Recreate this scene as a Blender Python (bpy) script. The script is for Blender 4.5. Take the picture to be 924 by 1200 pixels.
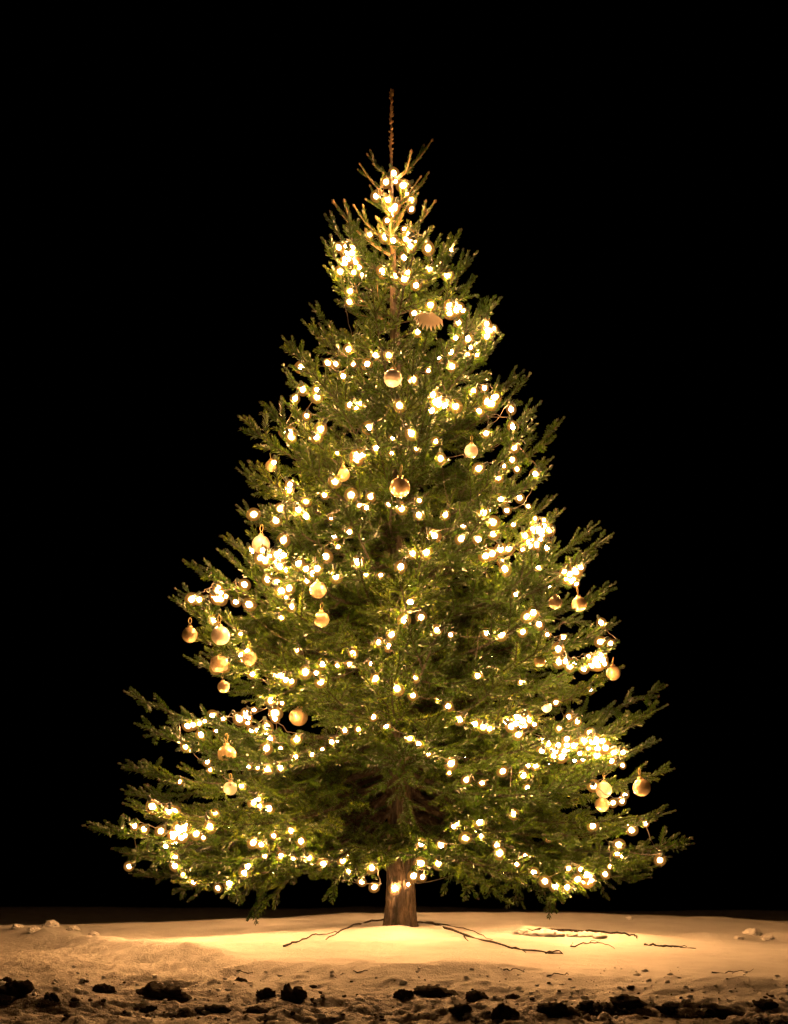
import bpy, math, random
import numpy as np
from mathutils import Vector, Matrix, Quaternion

random.seed(7)
rng = np.random.default_rng(11)
scene = bpy.context.scene
COL = scene.collection
for o in list(bpy.data.objects):
    bpy.data.objects.remove(o)

# ------------------------------------------------------------------ camera, night sky, exposure
CAM_H, CAM_D, FPX, PX0, PYH = 0.5, 8.0, 1980.0, 462.0, 972.0   # photograph is 924 x 1200
cam_data = bpy.data.cameras.new('camera')
cam = bpy.data.objects.new('camera', cam_data)
COL.objects.link(cam)
cam.location = (0, -CAM_D, CAM_H)
cam.rotation_euler = (math.radians(90), 0, 0)
cam_data.sensor_fit = 'HORIZONTAL'
cam_data.sensor_width = 36.0
cam_data.lens = 36.0 * FPX / 924.0
cam_data.shift_y = (PYH - 600.0) / 924.0
cam_data.clip_start = 0.05
cam_data.clip_end = 3000.0
scene.camera = cam

world = bpy.data.worlds.new('World')
scene.world = world
world.use_nodes = True
wn = world.node_tree
wn.nodes.clear()
sky = wn.nodes.new('ShaderNodeTexSky')
sky.sky_type = 'NISHITA'
sky.sun_disc = False
sky.sun_elevation = math.radians(-12)
sky.sun_rotation = math.radians(160)
bg = wn.nodes.new('ShaderNodeBackground')
bg.inputs['Strength'].default_value = 0.05
wo = wn.nodes.new('ShaderNodeOutputWorld')
wn.links.new(sky.outputs[0], bg.inputs['Color'])
wn.links.new(bg.outputs[0], wo.inputs['Surface'])

scene.view_settings.view_transform = 'Standard'
scene.view_settings.look = 'None'
scene.view_settings.exposure = 0.0
scene.view_settings.gamma = 1.0
scene.view_settings.use_curve_mapping = False
scene.cycles.use_denoising = True
scene.cycles.max_bounces = 5
scene.cycles.diffuse_bounces = 3
scene.cycles.glossy_bounces = 2
scene.cycles.transmission_bounces = 4
scene.cycles.transparent_max_bounces = 8
scene.cycles.sample_clamp_indirect = 4.0
scene.cycles.sample_clamp_direct = 0.0

BULB_COLOR = (1.0, 0.50, 0.195, 1)
BULB_STRENGTH = 930.0


def unproject(px, py, y):
    """the point that the photograph shows at px, py, at depth y"""
    d = CAM_D + y
    return Vector(((px - PX0) * d / FPX, y, CAM_H - (py - PYH) * d / FPX))


# ------------------------------------------------------------------ materials
def new_mat(name):
    m = bpy.data.materials.new(name)
    m.use_nodes = True
    nt = m.node_tree
    nt.nodes.clear()
    out = nt.nodes.new('ShaderNodeOutputMaterial')
    return m, nt, out


def N(nt, kind, **kw):
    n = nt.nodes.new(kind)
    for k, v in kw.items():
        if k in n.inputs:
            n.inputs[k].default_value = v
        else:
            setattr(n, k, v)
    return n


def ramp(nt, stops):
    r = nt.nodes.new('ShaderNodeValToRGB')
    el = r.color_ramp.elements
    while len(el) > 1:
        el.remove(el[-1])
    el[0].position, el[0].color = stops[0][0], (*stops[0][1], 1)
    for p, c in stops[1:]:
        e = el.new(p)
        e.color = (*c, 1)
    return r


def mat_needles():
    m, nt, out = new_mat('fir_needles')
    L = nt.links.new
    geo = N(nt, 'ShaderNodeNewGeometry')
    oi = N(nt, 'ShaderNodeObjectInfo')
    r = ramp(nt, [(0.0, (0.0045, 0.014, 0.0012)), (0.45, (0.012, 0.030, 0.002)),
                  (0.8, (0.034, 0.062, 0.004)), (1.0, (0.130, 0.160, 0.014))])
    mix = N(nt, 'ShaderNodeMath', operation='MULTIPLY_ADD')
    mix.inputs[1].default_value = 0.35
    sub = N(nt, 'ShaderNodeMath', operation='MULTIPLY')
    sub.inputs[1].default_value = 0.65
    L(geo.outputs['Random Per Island'], sub.inputs[0])
    L(oi.outputs['Random'], mix.inputs[0])
    L(sub.outputs[0], mix.inputs[2])
    L(mix.outputs[0], r.inputs[0])
    p = N(nt, 'ShaderNodeBsdfPrincipled', Roughness=0.30)
    p.inputs['Specular IOR Level'].default_value = 0.45
    L(r.outputs[0], p.inputs['Base Color'])
    tr = N(nt, 'ShaderNodeBsdfTranslucent')
    hs = N(nt, 'ShaderNodeHueSaturation', Value=3.8, Saturation=1.0)
    L(r.outputs[0], hs.inputs['Color'])
    L(hs.outputs[0], tr.inputs['Color'])
    ms = N(nt, 'ShaderNodeMixShader')
    ms.inputs[0].default_value = 0.38
    L(p.outputs[0], ms.inputs[1])
    L(tr.outputs[0], ms.inputs[2])
    L(ms.outputs[0], out.inputs['Surface'])
    return m


def mat_bark(name, c0, c1, c2, scale=1.0):
    m, nt, out = new_mat(name)
    L = nt.links.new
    tc = N(nt, 'ShaderNodeTexCoord')
    mp = N(nt, 'ShaderNodeMapping')
    mp.inputs['Scale'].default_value = (26 * scale, 26 * scale, 7 * scale)
    L(tc.outputs['Object'], mp.inputs[0])
    n1 = N(nt, 'ShaderNodeTexNoise', Scale=1.0, Detail=6.0, Roughness=0.65)
    L(mp.outputs[0], n1.inputs['Vector'])
    v = N(nt, 'ShaderNodeTexVoronoi', Scale=1.6, feature='DISTANCE_TO_EDGE')
    L(mp.outputs[0], v.inputs['Vector'])
    r = ramp(nt, [(0.38, c0), (0.52, c1), (0.66, c2)])
    L(n1.outputs[0], r.inputs[0])
    add = N(nt, 'ShaderNodeMath', operation='ADD')
    L(n1.outputs[0], add.inputs[0])
    L(v.outputs['Distance'], add.inputs[1])
    b = N(nt, 'ShaderNodeBump', Strength=1.0, Distance=0.045)
    L(add.outputs[0], b.inputs['Height'])
    p = N(nt, 'ShaderNodeBsdfPrincipled', Roughness=0.85)
    L(r.outputs[0], p.inputs['Base Color'])
    L(b.outputs[0], p.inputs['Normal'])
    L(p.outputs[0], out.inputs['Surface'])
    return m


def mat_snow():
    m, nt, out = new_mat('snow')
    L = nt.links.new
    tc = N(nt, 'ShaderNodeTexCoord')
    soil = N(nt, 'ShaderNodeAttribute', attribute_name='soil')
    tramp = N(nt, 'ShaderNodeAttribute', attribute_name='trampled')
    n1 = N(nt, 'ShaderNodeTexNoise', Scale=38.0, Detail=7.0, Roughness=0.7)
    L(tc.outputs['Object'], n1.inputs['Vector'])
    n2 = N(nt, 'ShaderNodeTexNoise', Scale=160.0, Detail=4.0, Roughness=0.6)
    L(tc.outputs['Object'], n2.inputs['Vector'])
    n3 = N(nt, 'ShaderNodeTexNoise', Scale=5.0, Detail=5.0, Roughness=0.6)
    L(tc.outputs['Object'], n3.inputs['Vector'])
    clean = ramp(nt, [(0.3, (0.56, 0.56, 0.57)), (0.7, (0.68, 0.68, 0.68))])
    L(n3.outputs[0], clean.inputs[0])
    dirty = ramp(nt, [(0.33, (0.20, 0.17, 0.14)), (0.5, (0.42, 0.39, 0.355)), (0.66, (0.62, 0.60, 0.58))])
    L(n1.outputs[0], dirty.inputs[0])
    mx = N(nt, 'ShaderNodeMix', data_type='RGBA')
    L(tramp.outputs['Fac'], mx.inputs['Factor'])
    L(clean.outputs[0], mx.inputs['A'])
    L(dirty.outputs[0], mx.inputs['B'])
    # soil: vertex mask broken up by fine noise
    ad = N(nt, 'ShaderNodeMath', operation='MULTIPLY_ADD')
    L(n1.outputs[0], ad.inputs[0])
    ad.inputs[1].default_value = 1.1
    ad.inputs[2].default_value = -0.55
    sm = N(nt, 'ShaderNodeMath', operation='ADD')
    L(soil.outputs['Fac'], sm.inputs[0])
    L(ad.outputs[0], sm.inputs[1])
    st = ramp(nt, [(0.5, (0, 0, 0)), (0.62, (1, 1, 1))])
    L(sm.outputs[0], st.inputs[0])
    earth = ramp(nt, [(0.35, (0.020, 0.013, 0.008)), (0.65, (0.060, 0.040, 0.024))])
    L(n2.outputs[0], earth.inputs[0])
    mx2 = N(nt, 'ShaderNodeMix', data_type='RGBA')
    L(st.outputs[0], mx2.inputs['Factor'])
    L(mx.outputs['Result'], mx2.inputs['A'])
    L(earth.outputs[0], mx2.inputs['B'])
    h = N(nt, 'ShaderNodeMath', operation='MULTIPLY_ADD')
    L(n1.outputs[0], h.inputs[0])
    h.inputs[1].default_value = 2.2
    L(n2.outputs[0], h.inputs[2])
    bs = N(nt, 'ShaderNodeMath', operation='MULTIPLY_ADD')
    L(tramp.outputs['Fac'], bs.inputs[0])
    bs.inputs[1].default_value = 0.65
    bs.inputs[2].default_value = 0.5
    b = N(nt, 'ShaderNodeBump', Distance=0.010)
    L(bs.outputs[0], b.inputs['Strength'])
    L(h.outputs[0], b.inputs['Height'])
    p = N(nt, 'ShaderNodeBsdfPrincipled', Roughness=0.6)
    p.inputs['Specular IOR Level'].default_value = 0.35
    L(mx2.outputs['Result'], p.inputs['Base Color'])
    L(b.outputs[0], p.inputs['Normal'])
    L(p.outputs[0], out.inputs['Surface'])
    return m


def mat_soil():
    m, nt, out = new_mat('frozen_soil')
    L = nt.links.new
    tc = N(nt, 'ShaderNodeTexCoord')
    geo = N(nt, 'ShaderNodeNewGeometry')
    n1 = N(nt, 'ShaderNodeTexNoise', Scale=45.0, Detail=6.0, Roughness=0.7)
    L(tc.outputs['Object'], n1.inputs['Vector'])
    r = ramp(nt, [(0.35, (0.012, 0.008, 0.005)), (0.55, (0.034, 0.022, 0.013)), (0.75, (0.075, 0.052, 0.032))])
    L(n1.outputs[0], r.inputs[0])
    # snow dusting that sits in the grain of the upward faces
    n2 = N(nt, 'ShaderNodeTexNoise', Scale=30.0, Detail=5.0, Roughness=0.7)
    L(tc.outputs['Object'], n2.inputs['Vector'])
    sep = N(nt, 'ShaderNodeSeparateXYZ')
    L(geo.outputs['Normal'], sep.inputs[0])
    mu = N(nt, 'ShaderNodeMath', operation='MULTIPLY')
    L(sep.outputs['Z'], mu.inputs[0])
    L(n2.outputs[0], mu.inputs[1])
    dr = ramp(nt, [(0.56, (0, 0, 0)), (0.66, (1, 1, 1))])
    L(mu.outputs[0], dr.inputs[0])
    mx = N(nt, 'ShaderNodeMix', data_type='RGBA')
    L(dr.outputs[0], mx.inputs['Factor'])
    L(r.outputs[0], mx.inputs['A'])
    mx.inputs['B'].default_value = (0.45, 0.40, 0.34, 1)
    b = N(nt, 'ShaderNodeBump', Strength=0.9, Distance=0.012)
    L(n1.outputs[0], b.inputs['Height'])
    p = N(nt, 'ShaderNodeBsdfPrincipled', Roughness=0.9)
    L(mx.outputs['Result'], p.inputs['Base Color'])
    L(b.outputs[0], p.inputs['Normal'])
    L(p.outputs[0], out.inputs['Surface'])
    return m


def mat_plain(name, col, rough=0.5, metal=0.0, noise=None, bump=0.0):
    m, nt, out = new_mat(name)
    L = nt.links.new
    p = N(nt, 'ShaderNodeBsdfPrincipled', Roughness=rough, Metallic=metal)
    p.inputs['Base Color'].default_value = (*col, 1)
    if noise:
        tc = N(nt, 'ShaderNodeTexCoord')
        n1 = N(nt, 'ShaderNodeTexNoise', Scale=noise[0], Detail=5.0, Roughness=0.6)
        L(tc.outputs['Object'], n1.inputs['Vector'])
        r = ramp(nt, [(0.32, noise[1]), (0.68, col)])
        L(n1.outputs[0], r.inputs[0])
        L(r.outputs[0], p.inputs['Base Color'])
        if bump:
            b = N(nt, 'ShaderNodeBump', Strength=bump, Distance=0.004)
            L(n1.outputs[0], b.inputs['Height'])
            L(b.outputs[0], p.inputs['Normal'])
    L(p.outputs[0], out.inputs['Surface'])
    return m


def mat_filament():
    m, nt, out = new_mat('lit_filament')
    e = N(nt, 'ShaderNodeEmission', Color=BULB_COLOR, Strength=BULB_STRENGTH)
    nt.links.new(e.outputs[0], out.inputs['Surface'])
    return m


def mat_halo_shell(name, alpha, col, strength):
    """see-through shell whose emission paints the halo of glare round a bulb"""
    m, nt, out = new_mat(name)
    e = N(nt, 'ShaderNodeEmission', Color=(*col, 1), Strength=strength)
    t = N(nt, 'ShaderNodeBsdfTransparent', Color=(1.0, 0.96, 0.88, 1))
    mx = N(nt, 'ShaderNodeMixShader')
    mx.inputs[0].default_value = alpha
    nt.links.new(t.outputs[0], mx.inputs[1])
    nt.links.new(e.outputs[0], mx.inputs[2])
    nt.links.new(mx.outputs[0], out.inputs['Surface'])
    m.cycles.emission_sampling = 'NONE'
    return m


M_NEEDLE = mat_needles()
M_BARK = mat_bark('fir_bark', (0.008, 0.006, 0.004), (0.052, 0.036, 0.022), (0.14, 0.10, 0.062))
M_TWIG = mat_bark('branch_bark', (0.014, 0.009, 0.005), (0.032, 0.021, 0.012), (0.065, 0.044, 0.026), 3.0)
M_SHOOT = mat_plain('young_shoot_bark', (0.26, 0.18, 0.07), 0.6, 0.0, (60.0, (0.15, 0.08, 0.035)))
M_DEAD = mat_bark('dead_twig_bark', (0.016, 0.010, 0.006), (0.040, 0.025, 0.015), (0.08, 0.055, 0.035), 3.0)
M_SNOW = mat_snow()
M_SOIL = mat_soil()
M_BULB = mat_halo_shell('bulb_halo_glass', 0.13, (1.0, 0.40, 0.07), 1.0)  # outer bulb glass, with the warm halo put into its emission
M_INNER = mat_halo_shell('inner_halo_shell', 0.30, (1.0, 0.55, 0.16), 2.0)  # added shell inside the bulb; its glow paints the inner halo
M_FILAMENT = mat_filament()
M_SOCKET = mat_plain('socket_plastic', (0.02, 0.035, 0.018), 0.5)
M_WIRE = mat_plain('wire_pvc', (0.05, 0.035, 0.02), 0.45)
M_GOLD = mat_plain('satin_gold', (0.88, 0.70, 0.40), 0.22, 0.55, (9.0, (0.70, 0.50, 0.25)))
M_CHAMP = mat_plain('champagne_satin', (0.88, 0.80, 0.66), 0.28, 0.25, (5.0, (0.76, 0.64, 0.48)))
M_CRACKLE = mat_plain('crackled_gold', (0.90, 0.74, 0.46), 0.22, 0.45, (2.6, (0.50, 0.32, 0.14)), 0.8)
M_CAP = mat_plain('brass_cap', (0.75, 0.52, 0.22), 0.3, 1.0)
M_RIBBON = mat_plain('gold_ribbon', (0.50, 0.38, 0.14), 0.5)
M_PEARL = mat_plain('pearl_fabric', (0.82, 0.72, 0.56), 0.6, 0.0, (30.0, (0.70, 0.58, 0.40)))
_nt = M_PEARL.node_tree                       # thin pleated fabric lets light through
_p = next(n for n in _nt.nodes if n.type == 'BSDF_PRINCIPLED')
_o = next(n for n in _nt.nodes if n.type == 'OUTPUT_MATERIAL')
_t = N(_nt, 'ShaderNodeBsdfTranslucent', Color=(0.85, 0.76, 0.60, 1))
_m = N(_nt, 'ShaderNodeMixShader')
_m.inputs[0].default_value = 0.6
_nt.links.new(_p.outputs[0], _m.inputs[1])
_nt.links.new(_t.outputs[0], _m.inputs[2])
_nt.links.new(_m.outputs[0], _o.inputs['Surface'])
M_PACK = mat_plain('packed_snow', (0.80, 0.80, 0.81), 0.6, 0.0, (40.0, (0.70, 0.70, 0.71)), 0.4)


# ------------------------------------------------------------------ mesh helpers
def link(name, data, parent=None, mat=None):
    o = bpy.data.objects.new(name, data)
    COL.objects.link(o)
    if parent is not None:
        o.parent = parent
    if mat is not None and data is not None and not data.materials:
        data.materials.append(mat)
    return o


def tag(o, label=None, cat=None, group=None, kind=None):
    if label:
        o['label'] = label
    if cat:
        o['category'] = cat
    if group:
        o['group'] = group
    if kind:
        o['kind'] = kind
    return o


def mesh_np(name, verts, quads=None, tris=None, smooth=False, mat=None):
    me = bpy.data.meshes.new(name)
    verts = np.asarray(verts, dtype=np.float32).reshape(-1, 3)
    nq = 0 if quads is None else len(quads)
    ntr = 0 if tris is None else len(tris)
    me.vertices.add(len(verts))
    me.vertices.foreach_set('co', verts.ravel())
    me.loops.add(nq * 4 + ntr * 3)
    me.polygons.add(nq + ntr)
    idx = []
    if nq:
        idx.append(np.asarray(quads, dtype=np.int32).ravel())
    if ntr:
        idx.append(np.asarray(tris, dtype=np.int32).ravel())
    me.loops.foreach_set('vertex_index', np.concatenate(idx))
    ls = np.concatenate([np.arange(nq) * 4, nq * 4 + np.arange(ntr) * 3]).astype(np.int32)
    me.polygons.foreach_set('loop_start', ls)
    if smooth:
        me.polygons.foreach_set('use_smooth', np.ones(nq + ntr, dtype=bool))
    me.update(calc_edges=True)
    me.validate()
    if mat is not None:
        me.materials.append(mat)
    return me


class Tubes:
    """collects tubes along polylines into one mesh"""
    def __init__(self):
        self.v, self.q, self.t, self.n = [], [], [], 0

    def tube(self, pts, rad, sides=5, cap=True):
        P = np.asarray(pts, float)
        n = len(P)
        R = np.asarray(rad, float) * np.ones(n)
        T = np.gradient(P, axis=0)
        T /= np.linalg.norm(T, axis=1)[:, None] + 1e-9
        ref = np.array([0, 0, 1.0]) if abs(T[0, 2]) < 0.9 else np.array([1.0, 0, 0])
        S = np.cross(T, ref)
        S /= np.linalg.norm(S, axis=1)[:, None] + 1e-9
        U = np.cross(S, T)
        a = np.arange(sides) * 2 * math.pi / sides
        ring = (P[:, None, :] + R[:, None, None] * (np.cos(a)[None, :, None] * S[:, None, :]
                                                   + np.sin(a)[None, :, None] * U[:, None, :]))
        self.v.append(ring.reshape(-1, 3))
        i = np.arange(n - 1)[:, None] * sides
        j = np.arange(sides)[None, :]
        k = (j + 1) % sides
        q = np.stack([i + j, i + k, i + sides + k, i + sides + j], -1).reshape(-1, 4) + self.n
        self.q.append(q)
        self.n += n * sides
        if cap:
            tip = P[-1] + T[-1] * R[-1]
            self.v.append(tip[None])
            b = self.n - sides
            self.t.append(np.stack([b + np.arange(sides), b + (np.arange(sides) + 1) % sides,
                                    np.full(sides, self.n)], -1))
            self.n += 1

    def build(self, name, mat, smooth=True):
        return mesh_np(name, np.concatenate(self.v), np.concatenate(self.q),
                       np.concatenate(self.t) if self.t else None, smooth, mat)


def ico(sub):
    t = (1 + 5 ** 0.5) / 2
    v = [(-1, t, 0), (1, t, 0), (-1, -t, 0), (1, -t, 0), (0, -1, t), (0, 1, t), (0, -1, -t), (0, 1, -t),
         (t, 0, -1), (t, 0, 1), (-t, 0, -1), (-t, 0, 1)]
    v = [np.array(p) / np.linalg.norm(p) for p in v]
    f = [(0, 11, 5), (0, 5, 1), (0, 1, 7), (0, 7, 10), (0, 10, 11), (1, 5, 9), (5, 11, 4), (11, 10, 2), (10, 7, 6),
         (7, 1, 8), (3, 9, 4), (3, 4, 2), (3, 2, 6), (3, 6, 8), (3, 8, 9), (4, 9, 5), (2, 4, 11), (6, 2, 10),
         (8, 6, 7), (9, 8, 1)]
    for _ in range(sub):
        cache, g = {}, []

        def mid(a, b):
            k = (min(a, b), max(a, b))
            if k not in cache:
                m = v[a] + v[b]
                v.append(m / np.linalg.norm(m))
                cache[k] = len(v) - 1
            return cache[k]
        for a, b, c in f:
            ab, bc, ca = mid(a, b), mid(b, c), mid(c, a)
            g += [(a, ab, ca), (b, bc, ab), (c, ca, bc), (ab, bc, ca)]
        f = g
    return np.array(v), np.array(f)


def lathe(profile, sides=24):
    """profile: list of (r, z) from bottom to top; returns verts, quads"""
    a = np.arange(sides) * 2 * math.pi / sides
    V = np.array([[(r * math.cos(t), r * math.sin(t), z) for t in a] for r, z in profile]).reshape(-1, 3)
    n = len(profile)
    i = np.arange(n - 1)[:, None] * sides
    j = np.arange(sides)[None, :]
    k = (j + 1) % sides
    return V, np.stack([i + j, i + k, i + sides + k, i + sides + j], -1).reshape(-1, 4)


# value noise on numpy arrays
def _hash(ix, iy, seed):
    h = (ix.astype(np.int64) * 374761393 + iy.astype(np.int64) * 668265263 + seed * 1442695041) & 0xFFFFFFFF
    h = ((h ^ (h >> 13)) * 1274126177) & 0xFFFFFFFF
    return ((h ^ (h >> 16)) & 0xFFFF) / 65535.0


def vnoise(x, y, seed=0):
    ix, iy = np.floor(x), np.floor(y)
    fx, fy = x - ix, y - iy
    fx = fx * fx * fx * (fx * (fx * 6 - 15) + 10)
    fy = fy * fy * fy * (fy * (fy * 6 - 15) + 10)
    a, b = _hash(ix, iy, seed), _hash(ix + 1, iy, seed)
    c, d = _hash(ix, iy + 1, seed), _hash(ix + 1, iy + 1, seed)
    return (a + (b - a) * fx) * (1 - fy) + (c + (d - c) * fx) * fy


def fbm(x, y, octv=4, seed=0, gain=0.5):
    s, amp, tot = 0.0, 1.0, 0.0
    for k in range(octv):
        s = s + amp * vnoise(x * 2 ** k + 17.3 * k, y * 2 ** k - 9.1 * k, seed + k)
        tot += amp
        amp *= gain
    return s / tot - 0.5


def sstep(a, b, x):
    t = np.clip((x - a) / (b - a), 0, 1)
    return t * t * (3 - 2 * t)


# ------------------------------------------------------------------ snow ground
TX, TY = 0.030, 0.0                      # where the trunk stands


def ridged(x, y, octv, seed):
    t, amp, tot = 0.0, 1.0, 0.0
    for k in range(octv):
        n = vnoise(x * 2 ** k + 3.7 * k, y * 2 ** k + 11.9 * k, seed + k)
        t = t + amp * (1 - np.abs(2 * n - 1))
        tot += amp
        amp *= 0.55
    return t / tot


def ground_parts(x, y):
    x, y = np.asarray(x, float), np.asarray(y, float)
    yb = np.interp(x, [-4, -2.04, -1.55, -1.0, -.52, 0, .7, 1.4, 4], [2.2, .80, .10, -.9, -1.65, -2.05, -2.15, -2.2, -2.3])
    yb = yb + 0.5 * fbm(x * 1.7, y * 0.3 + 5, 4, 3)
    s = sstep(0.0, 0.45, yb - y)
    wide = sstep(0.0, 1.2, yb - y)
    h = 0.07 * fbm(x * 0.55, y * 0.55, 3, 21) + 0.040 * fbm(x * 1.8, y * 2.6, 5, 22, 0.55)
    r2 = (x - TX - 0.05) ** 2 / 0.30 + (y - TY + 0.1) ** 2 / 0.16      # soft drift around the trunk
    h += 0.024 * np.exp(-r2)
    h += 0.016 * np.exp(-((x - TX) ** 2 + (y - TY) ** 2) / 0.13 ** 2) * (0.6 + 2.2 * fbm(x * 9, y * 9, 3, 12))
    h += 0.022 * np.exp(-((y - 0.15 + 0.25 * x) / 0.16) ** 2) * sstep(0.25, 0.6, x) * (1 - sstep(1.2, 1.9, x))
    h -= 0.035 * sstep(0.9, 2.6, x)
    h += 0.034 * np.exp(-((y - 0.1 - 0.1 * x) / 0.20) ** 2) * sstep(1.1, 1.7, x) * (0.6 + fbm(x * 5, y * 3, 3, 8) * 2)
    h += 0.034 * np.exp(-((yb - y - 0.02) / 0.13) ** 2) * (0.6 + 1.8 * fbm(x * 3.5, y * 3.5, 4, 9))
    # trampled foreground, a little lower and broken up
    h -= 0.050 * s
    h += s * 0.055 * fbm(x * 2.6, y * 3.4, 5, 31, 0.6)
    brk = sstep(-0.10, 0.22, fbm(x * 1.3, y * 1.6, 3, 36) + 0.10 * wide)
    h += s * brk * 0.050 * (ridged(x * 5.0, y * 7.0, 4, 41) - 0.55)
    h += s * 0.020 * fbm(x * 22, y * 30, 4, 55, 0.65)
    # broken plates of frozen crust nearest the camera
    zone = sstep(-2.30, -2.60, y)
    pl = fbm(x * 2.6 + 4, y * 5.0, 5, 83, 0.62)
    row = 0.35 + 0.65 * np.exp(-((y + 2.95 + 0.5 * fbm(x * 1.1, y * 0, 3, 92)) / 0.16) ** 2)
    h += zone * row * (0.026 * sstep(-0.015, 0.065, pl) + 0.018 * sstep(0.10, 0.16, pl) - 0.015)
    h += zone * 0.024 * fbm(x * 11, y * 15, 5, 87, 0.66)
    h += 0.0045 * fbm(x * 14, y * 16, 3, 51)
    # the bank ends behind the tree; a lower field lies beyond it
    ye = 1.70 - 0.17 * (x - 0.45) ** 2 + 0.35 * fbm(x * 1.3, y * 0.2 + 2, 3, 61)
    ye = np.maximum(ye, -0.2) + 0.12
    d = np.maximum(y - ye, 0)
    h -= 0.36 * sstep(0.0, 1.6, d)
    d2 = np.maximum(y - 9.5, 0)
    h -= np.minimum(0.012 * d2 * d2, 0.10 * d2)
    return np.maximum(h, -7.0), s, wide


def ground_z(x, y):
    return float(ground_parts(np.array([x]), np.array([y]))[0][0])


def graded(lo, hi, step, far, grow=1.32):
    a = list(np.arange(lo, hi + 1e-6, step))
    s, v = step, hi
    while v < far:
        s *= grow
        v += s
        a.append(v)
    s, v = step, lo
    while v > -far:
        s *= grow
        v -= s
        a.insert(0, v)
    return np.array(a)


gx = graded(-1.45, 1.45, 0.0092, 2.4, 1.05)
gx = np.concatenate([-graded(0, 2.4, 0.02, 700)[graded(0, 2.4, 0.02, 700) > gx[-1] + 0.01][::-1], gx,
                     graded(0, 2.4, 0.02, 700)[graded(0, 2.4, 0.02, 700) > gx[-1] + 0.01]])
_a = graded(-3.75, -1.9, 0.0085, 700)
_b = graded(-1.9, 4.0, 0.024, 700, 1.2)
gy = np.concatenate([_a[_a < -1.9 - 1e-6], _b[_b >= -1.9 - 1e-6]])
GX, GY = np.meshgrid(gx, gy)
GH, GS, GW = ground_parts(GX, GY)
nx, ny = len(gx), len(gy)
ii = (np.arange(ny - 1)[:, None] * nx + np.arange(nx - 1)[None, :]).ravel()
gme = mesh_np('snow_ground', np.stack([GX, GY, GH], -1).reshape(-1, 3),
              np.stack([ii, ii + 1, ii + nx + 1, ii + nx], -1), None, True, M_SNOW)
near = sstep(-2.35, -2.75, GY) * (1 - sstep(-3.9, -6, GY))
soilmask = 0.30 + 1.5 * fbm(GX * 3.4, GY * 5.2, 5, 77, 0.6)
soilmask += 0.02
soilmask = np.clip(soilmask * near, 0, 1)
soilmask += 0.16 * GS * np.maximum(fbm(GX * 9, GY * 12, 3, 99) * 3, 0)
tr = np.clip(0.75 * GS * (0.55 + 0.45 * GW), 0, 1)
for nm, arr in (('soil', soilmask), ('trampled', tr)):
    at = gme.attributes.new(nm, 'FLOAT', 'POINT')
    at.data.foreach_set('value', arr.astype(np.float32).ravel())
snow = link('snow_ground', gme)
tag(snow, kind='structure')

# ------------------------------------------------------------------ the fir tree
TIPS_L = [(431.6, 179.5), (422.6, 195.6), (391.6, 240), (381, 252), (377, 279), (379.5, 307), (363, 354), (355, 378),
          (331.6, 397), (329, 425), (305, 471), (283, 495), (276, 545), (276, 590), (255, 622), (213, 655), (207, 690),
          (202, 705), (214, 768), (157, 816), (150, 843), (128, 893), (136, 925), (112, 968), (122, 995), (145, 1025)]
TIPS_R = [(506, 164), (502, 200.6), (509.5, 239.5), (541, 265), (560, 292), (559, 320), (582, 341), (586, 355),
          (588.5, 394), (616, 428), (621, 441), (633, 474), (661, 492), (650, 535), (655, 575), (658, 605), (702, 612),
          (712, 634), (722, 682), (734, 722), (735, 776), (787, 800), (781, 826), (774, 868), (783, 902), (800, 950),
          (815, 990), (798, 1006), (770, 1030)]


def trunk_x(z):
    return TX + (-0.010 - TX) * min(max(z / 3.9, 0), 1) + 0.006 * math.sin(z * 3.1)


def trunk_r(z):
    base = 0.069 * (1 - z / 3.86) ** 0.85 if z < 3.86 else 0.0
    return max(base, 0.0055) + 0.020 * math.exp(-z / 0.07)


def world_tip(px, py):
    p = unproject(px, py, 0)
    return p.x - trunk_x(p.z), p.z


profL = sorted([(z, -x) for x, z in (world_tip(*t) for t in TIPS_L)])
profR = sorted([(z, x) for x, z in (world_tip(*t) for t in TIPS_R)])
NOTCH_L = [(268, 792), (262, 806)]          # dark gaps in the outline, seen between the tiers of boughs
NOTCH_R = [(696, 790), (692, 806)]
profL = sorted(profL + [(z, -x) for x, z in (world_tip(*t) for t in NOTCH_L)])
profR = sorted(profR + [(z, x) for x, z in (world_tip(*t) for t in NOTCH_R)])
zL, rL = zip(*profL)
zR, rR = zip(*profR)


def prof(z, c):
    """crown radius at height z; c is the cosine of the azimuth, 1 at the photograph's right"""
    a = np.interp(z, zL, rL)
    b = np.interp(z, zR, rR)
    return float(a + (b - a) * (0.5 + 0.5 * c))


def chord_elev(z):
    return math.radians(np.interp(z, [0.2, 0.45, 0.8, 1.3, 2.0, 2.8, 3.4, 3.8], [-22, -8, 1, 9, 19, 32, 42, 50]))


def make_axis(p0, direction, length, sag, lift, n):
    """points along a shoot that sags in the middle and lifts at its tip"""
    t = np.linspace(0, 1, n)
    d = np.asarray(direction, float)
    d = d / np.linalg.norm(d)
    P = p0 + d * (t * length)[:, None]
    P[:, 2] += -sag * length * 4 * t * (1 - t) + lift * length * t * t
    return P


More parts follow.
